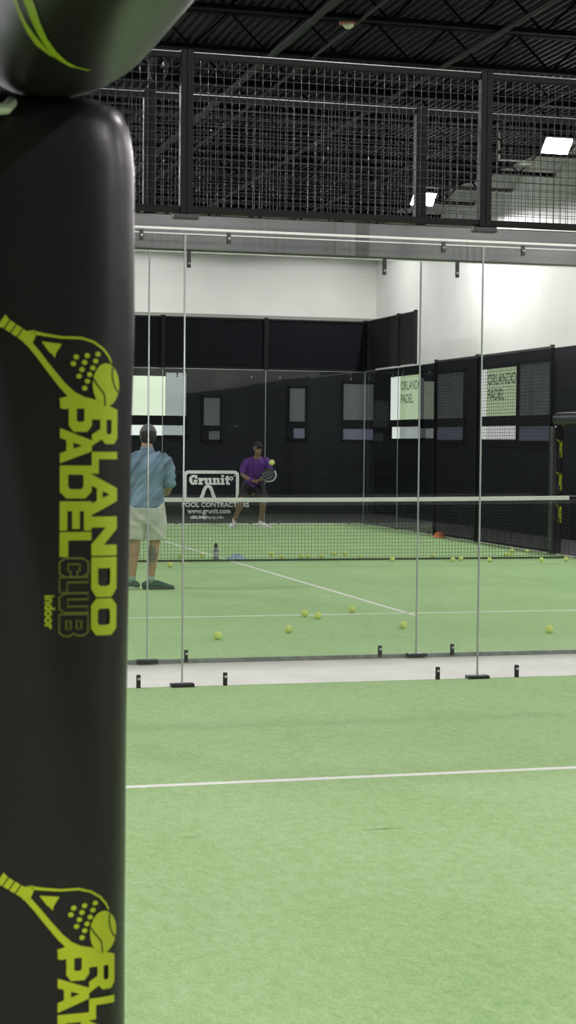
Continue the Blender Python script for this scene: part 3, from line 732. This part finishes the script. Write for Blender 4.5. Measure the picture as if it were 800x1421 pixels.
# ------------------------------------------------------------------ people
def skin_mat(name, col, tattoo=None):
    m = mat(name, col, .55, noise_amt=.08, noise_scale=12)
    if tattoo:
        nt = m.node_tree; b = nt.nodes['Principled BSDF']; src = b.inputs['Base Color'].links[0].from_socket
        tc = nt.nodes.new('ShaderNodeTexCoord'); mp = nt.nodes.new('ShaderNodeMapping'); mp.vector_type = 'POINT'
        mp.inputs['Location'].default_value = [-c*s for c, s in zip(tattoo, (20, 9, 10))]; mp.inputs['Scale'].default_value = (20, 9, 10)
        n = nt.nodes.new('ShaderNodeTexNoise'); n.inputs['Scale'].default_value = 30; nt.links.new(tc.outputs['Object'], n.inputs['Vector'])
        nt.links.new(tc.outputs['Object'], mp.inputs[0])
        ln = nt.nodes.new('ShaderNodeVectorMath'); ln.operation = 'LENGTH'; nt.links.new(mp.outputs[0], ln.inputs[0])
        ad = nt.nodes.new('ShaderNodeMath'); ad.operation = 'ADD'; nt.links.new(ln.outputs['Value'], ad.inputs[0]); nt.links.new(n.outputs[0], ad.inputs[1])
        r = nt.nodes.new('ShaderNodeMapRange'); r.inputs[1].default_value = 1.35; r.inputs[2].default_value = 1.6; r.inputs[3].default_value = .8; r.inputs[4].default_value = 0
        nt.links.new(ad.outputs[0], r.inputs[0])
        mx = nt.nodes.new('ShaderNodeMix'); mx.data_type = 'RGBA'; nt.links.new(r.outputs[0], mx.inputs[0]); nt.links.new(src, mx.inputs[6]); mx.inputs[7].default_value = (.10, .13, .12, 1)
        nt.links.new(mx.outputs[2], b.inputs['Base Color'])
    return m
def hand(bm, wrist, d, palm_n, thumb_side, curl=.5):
    """d finger direction, palm_n the way the palm faces, thumb_side unit towards the thumb"""
    w_, d, n, s = Vector(wrist), Vector(d).normalized(), Vector(palm_n).normalized(), Vector(thumb_side).normalized()
    tube(bm, [w_-d*.02, w_+d*.03, w_+d*.085], [(.026, .020), (.038, .017), (.041, .014)], 12, side=s)
    for off, ln, r in ((.030, .070, .0090), (.010, .080, .0092), (-.010, .074, .0088), (-.030, .058, .0078)):
        p = w_+d*.085+s*off; q = p; dd = d.copy(); pts = [p-d*.02, p]
        for k in range(3):
            ang = curl*(.55+.35*k); dd = (d*math.cos(ang*(k+1)*.75)+n*math.sin(ang*(k+1)*.75)).normalized(); q = q+dd*ln/3; pts.append(q)
        tube(bm, pts, [r, r, r*.97, r*.92, r*.8], 8)
    p = w_+d*.025+s*.03; tube(bm, [p-s*.015, p, p+(s*.8+d*.7+n*.2).normalized()*.035, p+(s*.45+d*.9+n*.55).normalized()*.066], [.013, .0125, .0105, .009], 8)
def head(bm, c, fwd, upv):
    c, f, u = Vector(c), Vector(fwd).normalized(), Vector(upv).normalized(); s = f.cross(u).normalized(); u = s.cross(f)
    rot = Matrix((s, f, u)).transposed()
    ball_bm(bm, c+u*.02-f*.012, .1, .78, .96, 1.0, rot); ball_bm(bm, c-u*.045+f*.02, .075, .80, .86, .98, rot)       # skull, jaw
    ball_bm(bm, c-u*.098+f*.056, .024, 1.1, .9, .8, rot)                                                         # chin
    tube(bm, [c+f*.082+u*.022, c+f*.103-u*.018, c+f*.092-u*.03], [.008, .0145, .009], 8)                            # nose
    tube(bm, [c+f*.078-u*.062-s*.02, c+f*.088-u*.060, c+f*.078-u*.062+s*.02], [.006, .008, .006], 8)                # lips
    for k in (-1, 1):
        ball_bm(bm, c+s*k*.078-f*.005-u*.005, .03, .3, .62, 1.0, rot)                                              # ear
        ball_bm(bm, c+s*k*.036+f*.074+u*.03, .018, 1.4, .6, .6, rot)                                               # brow
    return s, f, u
def face(parent, c, fwd, upv, hairmat, cap=True):
    c, f, u = Vector(c), Vector(fwd).normalized(), Vector(upv).normalized(); s = f.cross(u).normalized(); u = s.cross(f)
    rot = Matrix((s, f, u)).transposed()
    for k in (-1, 1):
        bm = bmesh.new(); ball_bm(bm, c+s*k*.032+f*.081+u*.012, .0125, 1, 1, .8, rot, 12, 8); obj('eye', bm, mat('eye white', (.5, .48, .45), .3), parent, True)
    return s, f, u, rot
def shoe(name, heel, toe_dir, upper, sole, parent, sockm=None, ankle=None):
    h, d = Vector(heel), Vector(toe_dir); d.z = 0; d.normalize(); s = d.cross(Vector((0, 0, 1)))
    bm = bmesh.new()
    tube(bm, [h-d*.055+Vector((0, 0, .05)), h+Vector((0, 0, .058)), h+d*.08+Vector((0, 0, .05)), h+d*.15+Vector((0, 0, .036)), h+d*.205+Vector((0, 0, .026))],
         [(.030, .036), (.038, .050), (.042, .042), (.047, .028), (.036, .018)], 14, side=s)
    tube(bm, [h+Vector((0, 0, .05)), h-d*.008+Vector((0, 0, .10))], [(.036, .045), (.036, .044)], 14, side=s, cap=False)
    me = remesh(bm, .007, 2, name); so = obj(name, me, upper, parent, True)
    bm = bmesh.new(); n = 26; low, hi = [], []
    for i in range(n):
        a = 2*math.pi*i/n; x = .075+.148*math.cos(a); w2 = (.037+.010*max(0, math.cos(a-.3)))*math.sin(a)
        low.append(bm.verts.new(h+d*x+s*w2+Vector((0, 0, .0)))); hi.append(bm.verts.new(h+d*x+s*w2*1.04+Vector((0, 0, .026+.012*(x < -.02)))))
    for i in range(n): bm.faces.new((low[i], low[(i+1) % n], hi[(i+1) % n], hi[i]))
    bm.faces.new(low[::-1]); bm.faces.new(hi); bmesh.ops.recalc_face_normals(bm, faces=bm.faces); obj('sole', bm, sole, so, True)
    bm = bmesh.new()
    for k in range(4):
        p = h+d*(.075+.022*k)+Vector((0, 0, .094-.010*k)); tube(bm, [p-s*.02, p+Vector((0, 0, .003)), p+s*.02], [.003]*3, 6)
    obj('laces', bm, sole, so, True)
    if sockm:
        so.scale = (1.14, 1.14, .98); so.location = -h*.14
        bm = bmesh.new(); a = Vector(ankle); tube(bm, [h+Vector((0, 0, .07)), h.lerp(a, .5)+Vector((0, 0, .05)), a], [.042, .041, .043], 14, cap=False); obj('sock', bm, sockm, parent, True)
    return so
GZ = .0125
# ---- player in the blue shirt, seen from behind
SK1 = skin_mat('tanned skin', (.42, .25, .17), tattoo=(.058, -.05, .37))
pb = thing('person', (3.31, 17.8, GZ), 'person seen from behind in light blue t-shirt and pale shorts left of the net', 'person', None, rz=-R(10.5))
L = dict(hl=(-.095, 0, .90), kl=(-.125, .015, .50), al=(-.150, -.02, .10), hr=(.095, 0, .90), kr=(.085, .02, .50), ar=(.045, -.02, .10))
bm = bmesh.new()
tube(bm, [(0, 0, .84), (0, 0, .95), (0, .0, 1.10), (0, -.01, 1.25), (0, -.01, 1.36), (0, -.005, 1.42)], [(.165, .11), (.165, .115), (.150, .105), (.175, .115), (.165, .095), (.08, .07)], 20, side=(1, 0, 0))
tube(bm, [(0, -.005, 1.40), (0, .015, 1.48), (.0, .03, 1.56)], [.068, .060, .058], 14)
hc = (.008, .05, 1.605); hf = Vector((-.15, 1, -.25)); hu = Vector((0, .25, 1)); head(bm, hc, hf, hu)
for s in ('l', 'r'):
    tube(bm, [L['h'+s], Vector(L['h'+s]).lerp(Vector(L['k'+s]), .5), L['k'+s], Vector(L['k'+s]).lerp(Vector(L['a'+s]), .3)+Vector((0, -.015, 0)), Vector(L['k'+s]).lerp(Vector(L['a'+s]), .65)+Vector((0, -.005, 0)), L['a'+s]],
         [.092, .078, .056, .060, .046, .036], 16)
    a = Vector(L['a'+s]); dd = Vector((.97, .1, 0)) if s == 'r' else Vector((-.8, .5, 0)); dd.normalize()
    tube(bm, [a-dd*.03-Vector((0, 0, .05)), a+dd*.05-Vector((0, 0, .055)), a+dd*.14-Vector((0, 0, .07))], [(.03, .03), (.035, .03), (.035, .018)], 12)
tube(bm, [(.165, 0, 1.385), (.205, 0, 1.33), (.228, .0, 1.20), (.232, .02, 1.08), (.215, .15, 1.02), (.19, .27, 1.0)], [.052, .054, .046, .040, .036, .028], 14)
hand(bm, (.188, .28, 1.0), (-.25, 1, -.05), (-1, -.2, 0), (0, 0, 1), .7)
tube(bm, [(-.165, 0, 1.385), (-.205, 0, 1.33), (-.232, .0, 1.20), (-.245, .01, 1.09), (-.238, .09, .99), (-.225, .16, .90)], [.052, .054, .046, .040, .036, .028], 14)
hand(bm, (-.224, .165, .892), (.05, .45, -.9), (1, .1, .1), (0, .9, .4), .6)
body = obj('body', remesh(bm, .0075, 3, 'body'), SK1, pb, True)
# t-shirt
M_tee = mat('light blue jersey', (.20, .285, .385), .75, spec=.25, noise_amt=.5, noise_scale=1.0, stretch=(.07, .2, .30), lean=R(42), bump=.35, bump_scale=1.6)  # diagonal darker tone: sweat patches, plus crease shade put into the colour
bm = bmesh.new()
tube(bm, [(-.005, 0, .86), (-.005, 0, .93), (-.005, 0, 1.08), (0, -.012, 1.24), (0, -.012, 1.34), (0, -.005, 1.415), (0, .0, 1.465)], [(.192, .148), (.190, .142), (.182, .132), (.198, .135), (.194, .125), (.130, .098), (.074, .072)], 24, side=(1, 0, 0), cap=False)
for s in (-1, 1): tube(bm, [(s*.10, 0, 1.385), (s*.17, 0, 1.365), (s*.208, 0, 1.315), (s*.228, 0, 1.23), (s*.242, .005, 1.125)], [.068, .076, .078, .070, .064], 16, cap=True)
me = remesh(bm, .008, 3, 'tshirt')
for v in me.vertices:                                  # pulled folds running down across the back
    c = v.co; k = (c.x*1.0-c.z*.9)
    f = math.sin(k*62+3*noise.noise(c*6))*max(0, noise.noise(Vector((c.x*4, 0, c.z*3.5)))+.35)
    v.co += v.normal*f*.014*min(1, max(0, (c.z-.88)/.12))
obj('tshirt', me, M_tee, pb, True)
bm = bmesh.new(); tube(bm, [(0, .002, 1.455), (0, .008, 1.490)], [(.074, .072), (.070, .067)], 20, side=(1, 0, 0), cap=False); obj('collar', bm, M_tee, pb, True)
# shorts
M_sh = mat('pale shorts', (.56, .57, .50), .85, noise_amt=.12, noise_scale=9, bump=.35, bump_scale=12)
bm = bmesh.new()
tube(bm, [(0, 0, .93), (0, 0, .86), (0, 0, .74), (0, 0, .68)], [(.178, .125), (.195, .14), (.20, .14), (.19, .11)], 20, side=(1, 0, 0), cap=False)
for s in (-1, 1): tube(bm, [(s*.095, 0, .86), (s*.105, .0, .72), (s*.112-.012, .008, .525)], [(.105, .13), (.104, .115), (.102, .11)], 20, side=(1, 0, 0), cap=False)
me = remesh(bm, .008, 2, 'shorts')
for v in me.vertices: v.co += v.normal*.006*math.sin(v.co.z*38+v.co.x*30+4*noise.noise(v.co*7))
obj('shorts', me, M_sh, pb, True)
# hair and cap
M_hair = mat('dark brown hair', (.022, .018, .016), .7, bump=.5, bump_scale=90)
c = Vector(hc); f = hf.normalized(); s_ = f.cross(hu.normalized()).normalized(); u = s_.cross(f); rot = Matrix((s_, f, u)).transposed()
bm = bmesh.new(); ball_bm(bm, c+u*.005-f*.018, .1, .88, 1.0, 1.12, rot, 28, 18)
bmesh.ops.bisect_plane(bm, geom=bm.verts[:]+bm.edges[:]+bm.faces[:], plane_co=c+f*.035, plane_no=f+u*.3, clear_outer=True)
bmesh.ops.bisect_plane(bm, geom=bm.verts[:]+bm.edges[:]+bm.faces[:], plane_co=c-u*.088, plane_no=-u, clear_outer=True); obj('hair', bm, M_hair, pb, True)
M_cap1 = mat('grey cap cloth', (.14, .14, .155), .85)
bm = bmesh.new(); ball_bm(bm, c+u*.022-f*.012, .108, .84, .99, 1.03, rot, 28, 18)
bmesh.ops.bisect_plane(bm, geom=bm.verts[:]+bm.edges[:]+bm.faces[:], plane_co=c+u*.035, plane_no=-u, clear_outer=True); cp = obj('cap', bm, M_cap1, pb, True)
bm = bmesh.new(); tube(bm, [c+u*.045+f*.08, c+u*.04+f*.13, c+u*.028+f*.175], [(.078, .006), (.074, .005), (.045, .004)], 16, side=s_); obj('brim', bm, M_cap1, cp, True)
bm = bmesh.new(); ball_bm(bm, c+u*.134-f*.012, .008); obj('button', bm, M_cap1, cp, True)
face(pb, hc, hf, hu, M_hair)
M_shoe = mat('dark green shoe', (.035, .075, .065), .6); M_sole = mat('white sole', (.62, .64, .60), .6); M_sock = mat('teal sock', (.30, .44, .40), .8)
M_dsole = mat('dark sole', (.05, .055, .05), .6)
a = Vector(L['ar']); shoe('shoe', (a.x, a.y, 0), (.97, .1, 0), M_shoe, M_dsole, pb, M_sock, (a.x+.004, a.y, .135))
a = Vector(L['al']); shoe('shoe', (a.x, a.y, 0), (-.8, .5, 0), M_shoe, M_sole, pb, M_sock, (a.x-.003, a.y, .135))
bm = bmesh.new(); tube(bm, [(-.235, .115, .957), (-.229, .138, .932)], [.036, .035], 14, cap=False); obj('wristband', bm, mat('pale wristband', (.75, .8, .55), .6), pb, True)

# ---- player in the purple shirt, crouching with a racket, facing the viewer
SK2 = skin_mat('dark tanned skin', (.21, .12, .085))
pp = thing('person', (7.60, 30.62, GZ), 'person in purple shirt and white shoes crouching with a racket before the far glass', 'person', None, rz=-R(14))
KL, KR, AL, AR = Vector((-.13, -.13, .50)), Vector((.27, -.13, .50)), Vector((-.27, .04, .10)), Vector((.215, .03, .10))
HL, HR = Vector((-.015, .13, .76)), Vector((.17, .13, .76))
bm = bmesh.new()
sp = [Vector((.075, .15, .70)), Vector((.08, .12, .82)), Vector((.10, .04, .97)), Vector((.125, -.05, 1.10)), Vector((.14, -.10, 1.21)), Vector((.145, -.115, 1.27))]
tube(bm, sp, [(.16, .11), (.165, .115), (.155, .108), (.178, .115), (.165, .095), (.08, .07)], 20, side=(1, 0, .05))
tube(bm, [sp[5]-Vector((0, 0, .02)), (.148, -.15, 1.33), (.15, -.18, 1.38)], [.062, .055, .053], 14)
hc2 = Vector((.155, -.215, 1.455)); hf2 = Vector((.35, -1, -.10)); hu2 = Vector((0, -.1, 1)); head(bm, hc2, hf2, hu2)
for h, k, a in ((HL, KL, AL), (HR, KR, AR)):
    tube(bm, [h, h.lerp(k, .5), k, k.lerp(a, .3)+Vector((0, .02, 0)), k.lerp(a, .65)+Vector((0, .01, 0)), a], [.095, .080, .058, .060, .046, .036], 16)
tdl, tdr = Vector((-.35, -1, 0)).normalized(), Vector((.75, -.7, 0)).normalized()
for a, d in ((AL, tdl), (AR, tdr)): tube(bm, [a-d*.03-Vector((0, 0, .05)), a+d*.05-Vector((0, 0, .055)), a+d*.14-Vector((0, 0, .07))], [(.03, .03), (.035, .03), (.035, .018)], 12)
W1, W2 = Vector((.075, -.375, .855)), Vector((.235, -.40, .89))
tube(bm, [(-.02, -.09, 1.225), (-.065, -.10, 1.17), (-.11, -.12, 1.07), (-.125, -.165, .975), (-.04, -.27, .91), W1], [.052, .054, .046, .041, .038, .028], 14)
tube(bm, [(.31, -.09, 1.235), (.345, -.10, 1.18), (.375, -.13, 1.08), (.385, -.19, .985), (.32, -.30, .93), W2], [.052, .054, .046, .041, .037, .028], 14)
RD = Vector((.86, -.10, .50)).normalized(); RC = Vector((.125, -.435, .845))      # racket handle direction and butt
hand(bm, W1+Vector((.005, -.005, 0)), (.55, -.75, -.15), (.3, .2, .85), (-.5, -.35, .7), 1.25)
hand(bm, W2+Vector((-.005, -.005, 0)), (-.35, -.85, .1), (-.55, .2, -.7), (.5, -.3, .75), 1.1)
obj('body', remesh(bm, .0075, 3, 'body'), SK2, pp, True)
M_pur = mat('purple jersey', (.075, .016, .17), .7, noise_amt=.3, noise_scale=5, bump=.25, bump_scale=14)
bm = bmesh.new()
tube(bm, [(.075, .12, .74), sp[1], sp[2], sp[3], sp[4], sp[5]+Vector((0, -.02, .012))], [(.178, .145), (.178, .142), (.168, .135), (.182, .135), (.180, .120), (.085, .08)], 24, side=(1, 0, .05), cap=False)
tube(bm, [(.05, -.085, 1.225), (-.03, -.095, 1.205), (-.075, -.10, 1.15), (-.10, -.11, 1.09), (-.118, -.135, 1.015)], [.066, .076, .076, .066, .062], 16)
tube(bm, [(.24, -.085, 1.235), (.315, -.095, 1.215), (.352, -.105, 1.16), (.372, -.13, 1.09), (.385, -.165, 1.02)], [.066, .076, .076, .066, .062], 16)
me = remesh(bm, .008, 3, 'tshirt')
for v in me.vertices: v.co += v.normal*.008*math.sin(v.co.x*50+v.co.z*14+4*noise.noise(v.co*5))
obj('tshirt', me, M_pur, pp, True)
M_shb = mat('black shorts', (.013, .013, .015), .8, bump=.3, bump_scale=12)
bm = bmesh.new(); tube(bm, [(.08, .13, .84), (.078, .14, .70), (.078, .12, .62)], [(.178, .13), (.19, .145), (.16, .12)], 20, side=(1, 0, 0), cap=False)
for h, k in ((HL, KL), (HR, KR)): tube(bm, [h, h.lerp(k, .5), h.lerp(k, .9)], [.125, .112, .10], 18, cap=False)
obj('shorts', remesh(bm, .008, 2, 'shorts'), M_shb, pp, True)
M_wsh = mat('white shoe', (.74, .74, .72), .6); M_wsock = mat('white sock', (.7, .7, .68), .9)
shoe('shoe', (AL.x, AL.y, 0), tdl, M_wsh, M_wsh, pp, M_wsock, AL+Vector((.01, -.01, .06))); shoe('shoe', (AR.x, AR.y, 0), tdr, M_wsh, M_wsh, pp, M_wsock, AR+Vector((.005, -.01, .06)))
s_, f, u, rot = face(pp, hc2, hf2, hu2, M_hair)
M_capb = mat('black cap cloth', (.012, .012, .014), .85)
bm = bmesh.new(); ball_bm(bm, hc2+u*.024-f*.012, .108, .84, 1.0, 1.02, rot, 28, 18)
bmesh.ops.bisect_plane(bm, geom=bm.verts[:]+bm.edges[:]+bm.faces[:], plane_co=hc2+u*.045, plane_no=-u, clear_outer=True); cp = obj('cap', bm, M_capb, pp, True)
bm = bmesh.new(); tube(bm, [hc2+u*.058+f*.08, hc2+u*.06+f*.12, hc2+u*.052+f*.155], [(.074, .006), (.07, .005), (.045, .004)], 16, side=s_); obj('brim', bm, M_capb, cp, True)
bm = bmesh.new(); ball_bm(bm, hc2+u*.0-f*.03, .1, .82, .90, .95, rot, 24, 16)
bmesh.ops.bisect_plane(bm, geom=bm.verts[:]+bm.edges[:]+bm.faces[:], plane_co=hc2-f*.01, plane_no=f, clear_outer=True)
bmesh.ops.bisect_plane(bm, geom=bm.verts[:]+bm.edges[:]+bm.faces[:], plane_co=hc2-u*.05, plane_no=-u, clear_outer=True); obj('hair', bm, M_hair, pp, True)
bm = bmesh.new()
for k in (-1, 1): ball_bm(bm, hc2+s_*k*.034+f*.098+u*.014, .024, 1.2, .35, .75, rot)
tube(bm, [hc2-s_*.08+u*.018+f*.02, hc2-s_*.064+u*.018+f*.092, hc2+u*.02+f*.106, hc2+s_*.064+u*.018+f*.092, hc2+s_*.08+u*.018+f*.02], [.005]*5, 8); obj('sunglasses', bm, M_ink, pp, True)
bm = bmesh.new(); tube(bm, [W1-Vector((.055, -.05, -.025)), W1-Vector((.012, -.012, -.006))], [.037, .034], 14, cap=False); obj('wristband', bm, M_pur, pp, True)
# racket (held, a thing of its own)
rk = thing('padel_racket', (0, 0, 0), 'dark padel racket with pale stripes in the purple player\'s hands', 'racket')
rk.location = pp.location; rk.rotation_euler = pp.rotation_euler
rn = Vector((.25, -.85, .1)); rn = (rn-RD*rn.dot(RD)).normalized(); rs = RD.cross(rn)
def rp(a, b, n=0): return RC+RD*a+rs*b+rn*n
bm = bmesh.new(); tube(bm, [rp(-.02, 0), rp(.0, 0), rp(.13, 0)], [.019, .0165, .0155], 12); obj('grip', bm, M_ink, rk, True)
prof = [(.205+.125*math.cos(2*math.pi*i/40)+.02, (.117+.012*math.cos(2*math.pi*i/40))*math.sin(2*math.pi*i/40)) for i in range(40)]
bm = bmesh.new(); A_ = [bm.verts.new(rp(a+.04, b, .017)) for a, b in prof]; B_ = [bm.verts.new(rp(a+.04, b, -.017)) for a, b in prof]
for i in range(40): bm.faces.new((A_[i], A_[(i+1) % 40], B_[(i+1) % 40], B_[i]))
bm.faces.new(A_[::-1]); bm.faces.new(B_); bmesh.ops.recalc_face_normals(bm, faces=bm.faces)
hd = obj('racket_head', bm, mat('dark racket face', (.03, .03, .04), .4), rk)
bm = bmesh.new()
for a0, b0, a1, b1 in ((.17, -.07, .33, -.045), (.16, -.02, .36, .0), (.17, .04, .33, .05)): bar(bm, rp(a0, b0, .0175), rp(a1, b1, .0175), .018, .003)
obj('stripe', bm, mat('pale racket stripe', (.62, .64, .70), .4), hd)
bm = bmesh.new(); tube(bm, [rp(a+.04, b) for a, b in prof[:16]], [.019]*16, 8); obj('bumper', bm, mat('silver bumper', (.55, .56, .6), .35), hd, True)
bm = bmesh.new()
for s in (-1, 1): tube(bm, [rp(.12, 0), rp(.15, s*.03), rp(.18, s*.062)], [.013, .012, .012], 8)
obj('throat', bm, mat('grey racket throat', (.4, .4, .43), .4), rk, True)
